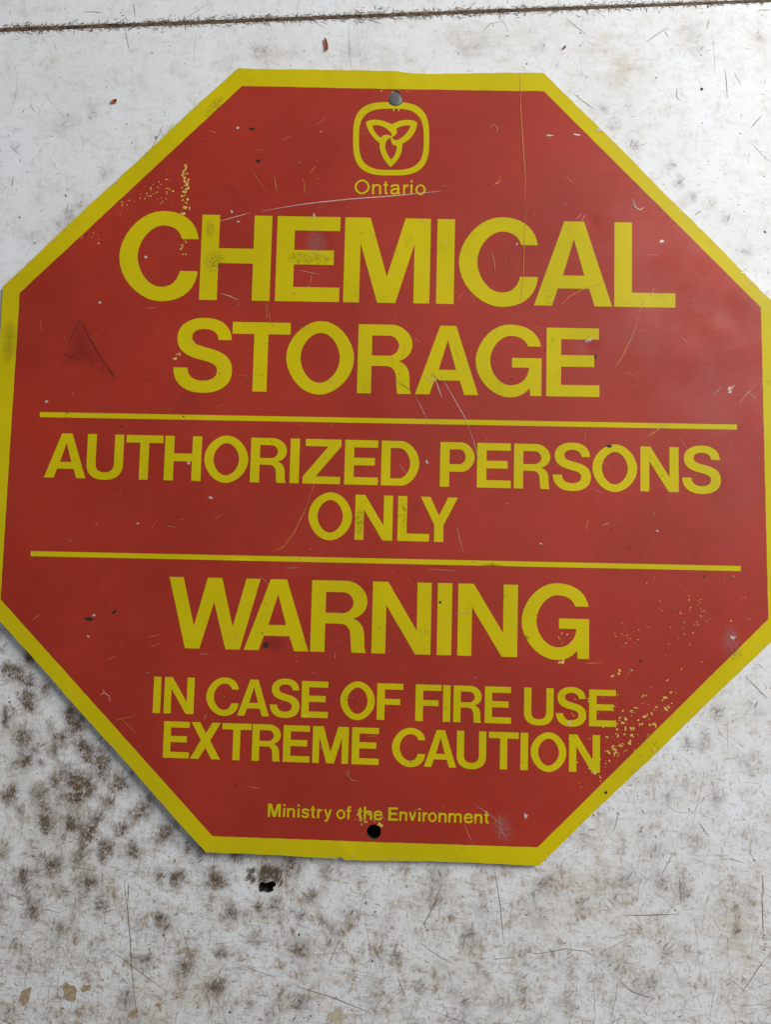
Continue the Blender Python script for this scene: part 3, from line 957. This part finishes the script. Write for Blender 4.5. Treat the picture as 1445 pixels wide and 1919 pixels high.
letters("caution_lettering", "yellow words IN CASE OF FIRE USE",
        line_of("INCASEOFFIREUSE", [(285.5, 299.4), (305.9, 362), (384.8, 446), (443.9, 503.7), (504.8, 560.5), (564, 614.1), (636.6, 701.8), (705.6, 754.5),
                                    (777.9, 826.5), (829.7, 843.6), (849.4, 902.2), (908.2, 958), (982, 1037.5), (1042, 1099), (1104.3, 1155.2)],
                (285.5, 1336), (1155.2, 1362.3), (288.7, 1268), (1153.5, 1293.3)), GL)
letters("caution_lettering", "yellow words EXTREME CAUTION",
        line_of("EXTREMECAUTION", [(304.4, 353.2), (355.2, 412), (414, 469.3), (471.1, 524.5), (529.4, 579.5), (584.7, 652.1), (658.3, 709.4), (733.5, 796.5),
                                   (794.3, 855.1), (855.6, 910.8), (915.6, 971.7), (975.2, 989.5), (994.3, 1061.6), (1066.7, 1124.8)],
                (304.4, 1419.7), (1124.8, 1448), (308.2, 1351.4), (1124.4, 1377.8)), GL)
LC = lowercase(15.5)
LC.update({k: GL[k] for k in "ME"})
letters("small_lettering", "small yellow words Ministry of the Environment",
        line_of("MinistryoftheEnvironment",
                [(501.4, 525.6), (529.9, 534), (537.4, 552.4), (557, 561), (564.7, 578.8), (581.4, 590.2), (594, 603.2), (606.9, 621), (630, 647), (648.8, 657.6),
                 (670.1, 678.5), (681.5, 697), (700, 716.5), (727.4, 745.5), (748.2, 763), (765.7, 780), (784, 788), (791.8, 801), (801.9, 818.8), (821.8, 837),
                 (840.3, 865.3), (869.5, 886), (888.9, 904), (907.5, 916)],
                (501.4, 1530.3), (912, 1543.4), (501.4, 1506), (912, 1518.4)), LC)
LO = lowercase(12.5)
LO['O'] = (100, [(ring(0, 100, -2, 102), [ring(12.8, 87.2, 10, 90)])])
letters("small_lettering", "small yellow word Ontario under the emblem",
        line_of("Ontario", [(664.3, 692.3), (697.2, 714), (718.1, 726.5), (731.5, 749.6), (755.4, 765.2), (769.2, 772.8), (778.3, 797.7)],
                (664.5, 363.6), (797, 365.2), (664.5, 337), (797, 338.6)), LO)

# ------------------------------------------------------------------ wear on the sign
def chips(name, mat, polys, label, lift=0.0002):
    """Many small irregular flakes as one part."""
    v, f = [], []
    for lp in polys:
        q = [on_sign(*p) for p in lp]
        z = sheet_z([p[0] for p in q], [p[1] for p in q]) + lift
        n0 = len(v)
        v += [(p[0], p[1], zz) for p, zz in zip(q, z)]
        f.append(list(range(n0, n0 + len(q)))[::-1])
    return link(name, mesh_from(name, v, f, mat), sign, kind="stuff", label=label)


cp = []


def chip(px, py, r):
    cp.append(ragged(px, py, r * rng.uniform(.7, 1.3), r * rng.uniform(.35, .8), rng.uniform(0, 3.1), rng.choice((6, 7, 8)), .4))


for k in range(46):        # vertical run of flakes above the C
    y = rng.uniform(308, 405)
    chip(346 + rng.gauss(0, 3.2), y, rng.uniform(1.2, 3.8))
for k in range(9):
    chip(rng.uniform(336, 352), rng.uniform(450, 478), rng.uniform(1, 3))
for k in range(34):        # along the upper left border
    t = rng.random()
    chip(218 + 100 * t + rng.gauss(0, 9), 382 - 50 * t + rng.gauss(5, 9), rng.uniform(.8, 2.2))
for k in range(12):
    chip(rng.uniform(290, 330), rng.uniform(355, 382), rng.uniform(.8, 2.2))
for k in range(8):
    chip(rng.uniform(150, 185), rng.uniform(432, 460), rng.uniform(.8, 2))
for k in range(125):       # dense patch by the lower right border
    t = rng.random()
    px, py = 1120 + 130 * t + rng.gauss(0, 22), 1445 - 125 * t + rng.gauss(-14, 24)
    if px + py < 2655 - 6 and px + py < 2630 + rng.uniform(-10, 15):
        chip(px, py, rng.uniform(1.0, 4.2) if rng.random() < .7 else rng.uniform(.8, 1.8))
for k in range(36):
    chip(rng.uniform(1062, 1160), rng.uniform(1295, 1362), rng.uniform(.8, 2.2))
for k in range(16):
    chip(rng.uniform(1150, 1200), rng.uniform(1165, 1205), rng.uniform(.7, 2))
for k in range(24):
    chip(rng.gauss(1300, 16), rng.gauss(1140, 18), rng.uniform(.7, 2))
for k in range(34):
    chip(rng.uniform(1160, 1425), rng.uniform(1065, 1260), rng.uniform(.6, 1.9))
for k in range(16):
    chip(rng.uniform(1085, 1130), rng.uniform(1440, 1482), rng.uniform(.8, 2.6))
for k in range(20):
    chip(rng.gauss(678, 14), rng.gauss(1536, 7), rng.uniform(.8, 2.8))
for k in range(9):
    chip(rng.uniform(1048, 1076), rng.uniform(1185, 1208), rng.uniform(.7, 2))
for px, py, r in [(714, 1547, 5), (711, 1544, 4), (738, 206, 3), (747, 206, 2.6), (714, 171, 1.6), (763, 172, 1.5), (769, 171, 1.5), (1160, 1262, 4), (1162, 1256, 3.2), (1148, 1267, 2.6),
                  (1056, 1240, 4), (1050, 1241, 3), (328, 672, 3.5), (336, 664, 2.6), (362, 640, 2.2), (331, 664, 2.4)]:
    chip(px, py, r)
chips("paint_chips", M_CHIP, cp, "small chips in the red paint showing yellow undercoat")

pl = []
for k in range(110):       # tiny pale nicks all over
    px, py = rng.uniform(60, 1420), rng.uniform(170, 1570)
    if 300 < px + py and px - py < 830 and py - px < 1090 and px + py < 2560 and px + py > 640:
        r = rng.uniform(.4, 1.0) if rng.random() < .95 else rng.uniform(1.0, 1.6)
        pl.append(ragged(px, py, r, r * rng.uniform(.4, .9), rng.uniform(0, 3), 6, .35))
for px, py, rx, ry, a in [(1240, 453, 7, 3, -.4), (969, 458, 4.5, 1.6, -.8), (1030, 254, 8, 2, 0), (1082, 253, 9, 2.4, 0), (445, 240, 4, 3, .3), (1367, 728, 6, 2, -.9),
                          (1370, 735, 4, 1.5, -.3), (395, 933, 6, 3, 0), (258, 981, 4, 2, 0), (175, 1153, 5, 3, .2), (165, 1193, 3, 2.4, 0), (353, 868, 4, 3.6, 0), (87, 752, 4, 3, 0),
                          (187, 567, 3.6, 3.2, 0), (1106, 637, 6, 5, .3), (1100, 640, 4, 3, 1), (985, 1528, 4.5, 6, .2), (1184, 1256, 3.6, 2.2, .5), (1150, 1266, 3, 2, 0),
                          (1067, 1354, 4, 5, 0), (446, 416, 4, 2.4, 0), (588, 404, 3, 5, 0), (272, 482, 4, 3.6, 0), (434, 397, 2.6, 3.6, 0), (1014, 1019, 3.4, 2.2, .2),
                          (1232, 995, 3, 2, 0), (1123, 243, 7, 4, .5), (1375, 1195, 7, 4, .2), (800, 865, 3, 5, 0)]:
    pl.append(ragged(px, py, rx * .72, ry * .72, a, 11, .55))
chips("bare_nicks", M_BRIGHT, pl, "bright nicks through the paint to bare metal", 0.00024)
dk = []
for k in range(90):
    px, py = rng.uniform(60, 1420), rng.uniform(140, 1590)
    if px - py < 860 and py - px < 1150 and px + py < 2600 and px + py > 600:
        r = rng.uniform(.6, 1.6)
        dk.append(ragged(px, py, r, r * rng.uniform(.5, .9), rng.uniform(0, 3), 6, .35))
for px, py, rx, ry, a in [(483, 302, 4, 3, .3), (472, 242, 6, 2, .1), (498, 1208, 5, 6, .4), (825, 1129, 2.6, 2.6, 0), (1142, 836, 5, 2.6, .1), (1201, 1239, 2.4, 2.4, 0), (213, 1147, 5, 2.4, -.6),
                          (165, 1160, 9, 3, .1), (1136, 1485, 3, 3.4, .3), (1320, 1080, 2, 2, 0), (1117, 668, 2, 4, 0)]:
    dk.append(ragged(px, py, rx, ry, a, 8, .35))
chips("dark_specks", M_BLACK, dk, "dark specks of dirt stuck to the sign", 0.00026)


def scratches(name, mat, lines, label, w=1.3):
    mk = Marks()
    for L in lines:
        wd = w
        if isinstance(L[-1], (int, float)):
            wd, L = L[-1], L[:-1]
        pts = []
        for (a, b), (c, d) in zip(L[:-1], L[1:]):
            seg = wiggle(*on_sign(a, b), *on_sign(c, d), 7, 0.006)
            pts += seg if not pts else seg[1:]
        mk.line(pts, wd * PXM, 0, 1, z=0.00028, zf=sheet_z)
    o = mk.build(name, mat, sign, label)
    return o


pale = [[(410, 415), (440, 407), (469, 399), 1.8], [(490, 396), (560, 384), (620, 377), (700, 370), (780, 363), (829, 358), 2.2],
        [(826, 705), (850, 745), (870, 780), (880, 805), 1.6], [(880, 805), (890, 835), (897, 862), 1.2], [(806, 697), (820, 722), (829, 747), 1.5], [(815, 712), (829, 747), 1.2],
        [(795, 702), (812, 722), 1.0], [(778, 742), (802, 790), 1.1], [(1186, 372), (1190, 388), (1200, 394), (1208, 388), 2.4], [(1187, 379), (1194, 392), 2.0],
        [(1364, 738), (1378, 720), 2.2], [(1385, 757), (1415, 722), .9], [(1398, 733), (1420, 748), .8], [(186, 1303), (195, 1298), (204, 1304), (206, 1316), 1.6], [(193, 1292), (196, 1300), 1.6],
        [(890, 1508), (925, 1530), .7], [(905, 1518), (945, 1548), .6], [(935, 1545), (950, 1575), .6], [(940, 1540), (935, 1572), .5], [(870, 1545), (885, 1580), .8],
        [(855, 985), (868, 1035), .9], [(1098, 400), (1090, 415), 1], [(1090, 400), (1080, 412), 1], [(412, 550), (430, 555), (447, 563), 1.6], [(560, 506), (600, 515), .9],
        [(918, 240), (925, 233), (933, 240), (930, 250), .9], [(1275, 630), (1290, 645), .7], [(1130, 985), (1142, 980), 1.4], [(535, 1065), (560, 1064), .7], [(800, 1066), (860, 1070), .6]]
orange = [[(974, 138), (976, 200), (980, 262), (985, 330), (984, 380), 1.5], [(987, 385), (983, 440), (981, 520), (975, 565), 1.0], [(1200, 585), (1185, 630), (1165, 672), (1150, 692), 1.2],
          [(1210, 558), (1196, 590), .9], [(583, 922), (570, 960), (550, 1000), (530, 1026), (510, 1033), 1.3], [(590, 905), (583, 922), 1],
          [(513, 328), (516, 345), (519, 363), 1.3], [(567, 335), (571, 350), (569, 365), 1.2], [(470, 315), (485, 340), (500, 362), .8], [(391, 245), (408, 251), 1.2],
          [(580, 325), (592, 312), 1.0], [(556, 301), (564, 307), 1], [(938, 330), (935, 342), (925, 348), 1.2], [(928, 345), (936, 340), 1.2], [(500, 565), (506, 600), (512, 612), .9],
          [(498, 566), (500, 600), .8], [(920, 470), (927, 492), (928, 512), 1.2], [(1050, 573), (1065, 558), (1090, 544), (1130, 530), 1.2], [(1220, 555), (1226, 540), 1.2],
          [(1100, 800), (1095, 830), .9], [(1215, 820), (1240, 800), (1262, 790), 1.0], [(1210, 819), (1238, 803), 1.0], [(60, 1163), (75, 1150), 1.2], [(275, 1195), (302, 1188), .8], [(278, 1213), (302, 1205), .8],
          [(628, 1222), (628, 1235), 1.6], [(382, 1348), (387, 1338), 1.8], [(1095, 1243), (1130, 1242), 1.2], [(645, 1445), (660, 1462), (675, 1465), 1.1], [(650, 1440), (655, 1455), 1.2],
          [(75, 600), (78, 622), .9], [(120, 628), (122, 640), .7], [(215, 1350), (258, 1340), .7], [(225, 1345), (255, 1375), .7], [(760, 640), (752, 680), .6], [(920, 640), (940, 605), .6],
          [(1137, 1400), (1165, 1399), .9], [(1137, 1407), (1160, 1405), .7], [(937, 1525), (935, 1545), 1.1], [(420, 960), (400, 975), .6], [(900, 400), (905, 420), .6], [(1060, 330), (1075, 345), .8]]
for k in range(120):
    px, py = rng.uniform(100, 1400), rng.uniform(190, 1540)
    if px - py < 800 and py - px < 1060 and px + py < 2530 and px + py > 680:
        L = rng.uniform(5, 26)
        a = rng.uniform(0, 3.14)
        (pale if rng.random() < .4 else orange).append([(px, py), (px + L * math.cos(a), py + L * math.sin(a)), rng.uniform(.35, .8)])
worn = []
for (a, b), (c, d), nn in [((1020, 137), (1458, 573), 46), ((1390, 505), (1458, 573), 30), ((445, 127), (5, 537), 22), ((385, 1597), (1010, 1622), 26), ((1475, 1175), (1010, 1622), 22), ((385, 1597), (-32, 1130), 14)]:
    for k in range(nn):
        t = rng.random()
        cx_, cy_ = (a + c) / 2, (b + d) / 2
        ix, iy = (722 - cx_) / 750, (880 - cy_) / 750
        q = rng.uniform(1.0, 4.5)
        ex, ey = a + (c - a) * t + ix * 1.2, b + (d - b) * t + iy * 1.2
        sl = rng.uniform(-2.5, 2.5)
        worn.append([(ex, ey), (ex + ix * q + sl * (c - a) / 600, ey + iy * q + sl * (d - b) / 600), rng.uniform(.6, 1.5)])
scratches("worn_edge", M_BRIGHT, worn, "bare metal nicks along the rim of the border")
scratches("pale_scratches", M_PALE, pale, "pale scratches across the red paint")
scratches("orange_scratches", M_ORANGE, orange, "thin orange scratches in the red paint")
dark_lines = [[(150, 598), (138, 622), (127, 645), .9], [(150, 600), (163, 625), (185, 665), (203, 690), 1.1], [(203, 690), (214, 706), 1.6], [(118, 662), (130, 668), (142, 665), .9],
              [(810, 700), (830, 722), .9], [(745, 716), (772, 732), .8], [(224, 798), (232, 800), 1]]
scratches("dark_scratches", M_BLACK, dark_lines, "dark rubbed lines on the red paint")


def smudge(mat, loop, label, lift=0.00017, name="smudge"):
    lp = [on_sign(*p) for p in smooth_closed(loop, 4)]
    V, Fc = fill([(lp, [])], 0.0025)
    z = sheet_z(V[:, 0], V[:, 1]) + lift
    me = mesh_from(name, np.c_[V, z], Fc.tolist(), mat, True)
    # fades out towards its rim
    P = np.array(lp)
    dist = np.sqrt(((V[:, None, :] - P[None]) ** 2).sum(-1)).min(1)
    a = me.attributes.new("film", 'FLOAT', 'POINT')
    a.data.foreach_set("value", np.clip(dist / max(1e-6, dist.max() * .8), 0, 1).astype(np.float32))
    return link(name, me, sign, label=label)


smudge(M_SMUDGE_DARK, [(150, 592), (175, 640), (218, 712), (160, 690), (108, 690), (128, 640)], "dark triangular smudge on the red paint")
smudge(M_SMUDGE_GREY, [(590, 425), (612, 440), (618, 462), (600, 480), (575, 474), (568, 452), (576, 434)], "grey scuff over the letter E of the top word")
smudge(M_SMUDGE_BLACK, [(390, 470), (415, 468), (425, 490), (410, 510), (390, 512), (378, 495)], "black grime on the letter H")
smudge(M_SMUDGE_BLACK, [(545, 470), (580, 472), (625, 480), (622, 492), (575, 498), (540, 490)], "black grime on the middle bar of the letter E")
smudge(M_SMUDGE_BLACK, [(385, 415), (400, 415), (402, 440), (390, 446), (382, 432)], "black grime on the top of the letter H")
smudge(M_SMUDGE_GREY, [(935, 1520), (960, 1535), (965, 1570), (940, 1580), (920, 1550)], "grey scuffing beside the small line of lettering")
smudge(M_SMUDGE_GREY, [(1360, 1170), (1385, 1180), (1390, 1225), (1370, 1235), (1350, 1205)], "grey rub mark near the lower right border")
smudge(M_SMUDGE_BLACK, [(1362, 1210), (1385, 1212), (1395, 1228), (1378, 1240), (1360, 1230)], "black rub mark on the lower right border")
smudge(M_SMUDGE_BLACK, [(400, 185), (420, 178), (418, 195), (400, 215), (380, 225), (385, 205)], "grime on the upper left border")
smudge(M_SMUDGE_DARK, [(500, 1190), (530, 1195), (540, 1215), (515, 1225), (488, 1220), (486, 1203)], "purplish smudge under the letter A of the middle word")
smudge(M_SMUDGE_BLACK, [(665, 960), (682, 950), (684, 985), (676, 1005), (664, 1000)], "dark grime on the letter N")
smudge(M_SMUDGE_DARK, [(10, 600), (30, 610), (26, 670), (8, 680), (2, 640)], "dark rub on the left border")

# ------------------------------------------------------------------ small loose things
bc = on_sign(741, 185)
bv, bf = [], []
zb = 0.0007
nb = 28
for rr, zz in ((0.0, 0.0011), (0.0030, 0.00105), (0.0048, 0.0008), (0.0058, 0.0003), (0.0060, -0.0004)):
    bv += [(bc[0] + rr * math.cos(2 * math.pi * k / nb), bc[1] + rr * math.sin(2 * math.pi * k / nb), zb + zz) for k in range(nb)]
for j in range(4):
    for k in range(nb):
        bf.append([j * nb + k, j * nb + (k + 1) % nb, (j + 1) * nb + (k + 1) % nb, (j + 1) * nb + k][::-1])
link("bolt_head", mesh_from("bolt_head", bv, bf, M_BOLT, True), label="dull grey bolt head filling the hole above the emblem", cat="bolt")


def flake(px, py, L, W, ang, label, mat=M_LEAF):
    cx, cy = on_board(px, py)
    v, f = [], []
    n = 7
    for i in range(n):
        t = i / (n - 1)
        w = W * math.sin(math.pi * (0.12 + 0.80 * t)) ** .8
        for sgn in (-1, 0, 1):
            a, b = (t - .5) * L, sgn * w / 2
            z = 0.0004 + 0.0009 * (2 * t - 1) ** 2 + (0.0005 if sgn else 0.0)
            v.append((cx + a * math.cos(ang) - b * math.sin(ang), cy + a * math.sin(ang) + b * math.cos(ang), z))
    for i in range(n - 1):
        for j in (0, 1):
            f.append([3 * i + j, 3 * i + 3 + j, 3 * i + 4 + j, 3 * i + 1 + j])
    nv = len(v)
    v += [(x, y, z - 0.0003) for x, y, z in v]
    f += [[nv + k for k in q[::-1]] for q in f]
    return link("leaf_fragment", mesh_from("leaf_fragment", v, f, mat, True), label=label, cat="leaf fragment")


flake(611, 85, 0.0105, 0.0032, 1.75, "narrow curled red-brown leaf scrap between the sign's top edge and the seam")
flake(214, 191, 0.0048, 0.0034, 0.4, "small dark red crumb of leaf on the white board left of the sign")
flake(1058, 90, 0.0026, 0.0018, 1.0, "tiny red crumb on the white board above the sign's right corner")
pin = on_board(1316, 167)
pv = [(pin[0] + r * math.cos(t), pin[1] + r * math.sin(t), z) for r, z in ((0.0, 0.0009), (0.0008, 0.0007), (0.0012, 0.0)) for t in np.linspace(0, 2 * math.pi, 12, endpoint=False)]
pf = [[j * 12 + k, (j + 1) * 12 + k, (j + 1) * 12 + (k + 1) % 12, j * 12 + (k + 1) % 12] for j in range(2) for k in range(12)]
link("nail_head", mesh_from("nail_head", pv, pf, M_BLACK), label="tiny black nail head in the white board right of the sign", cat="nail")
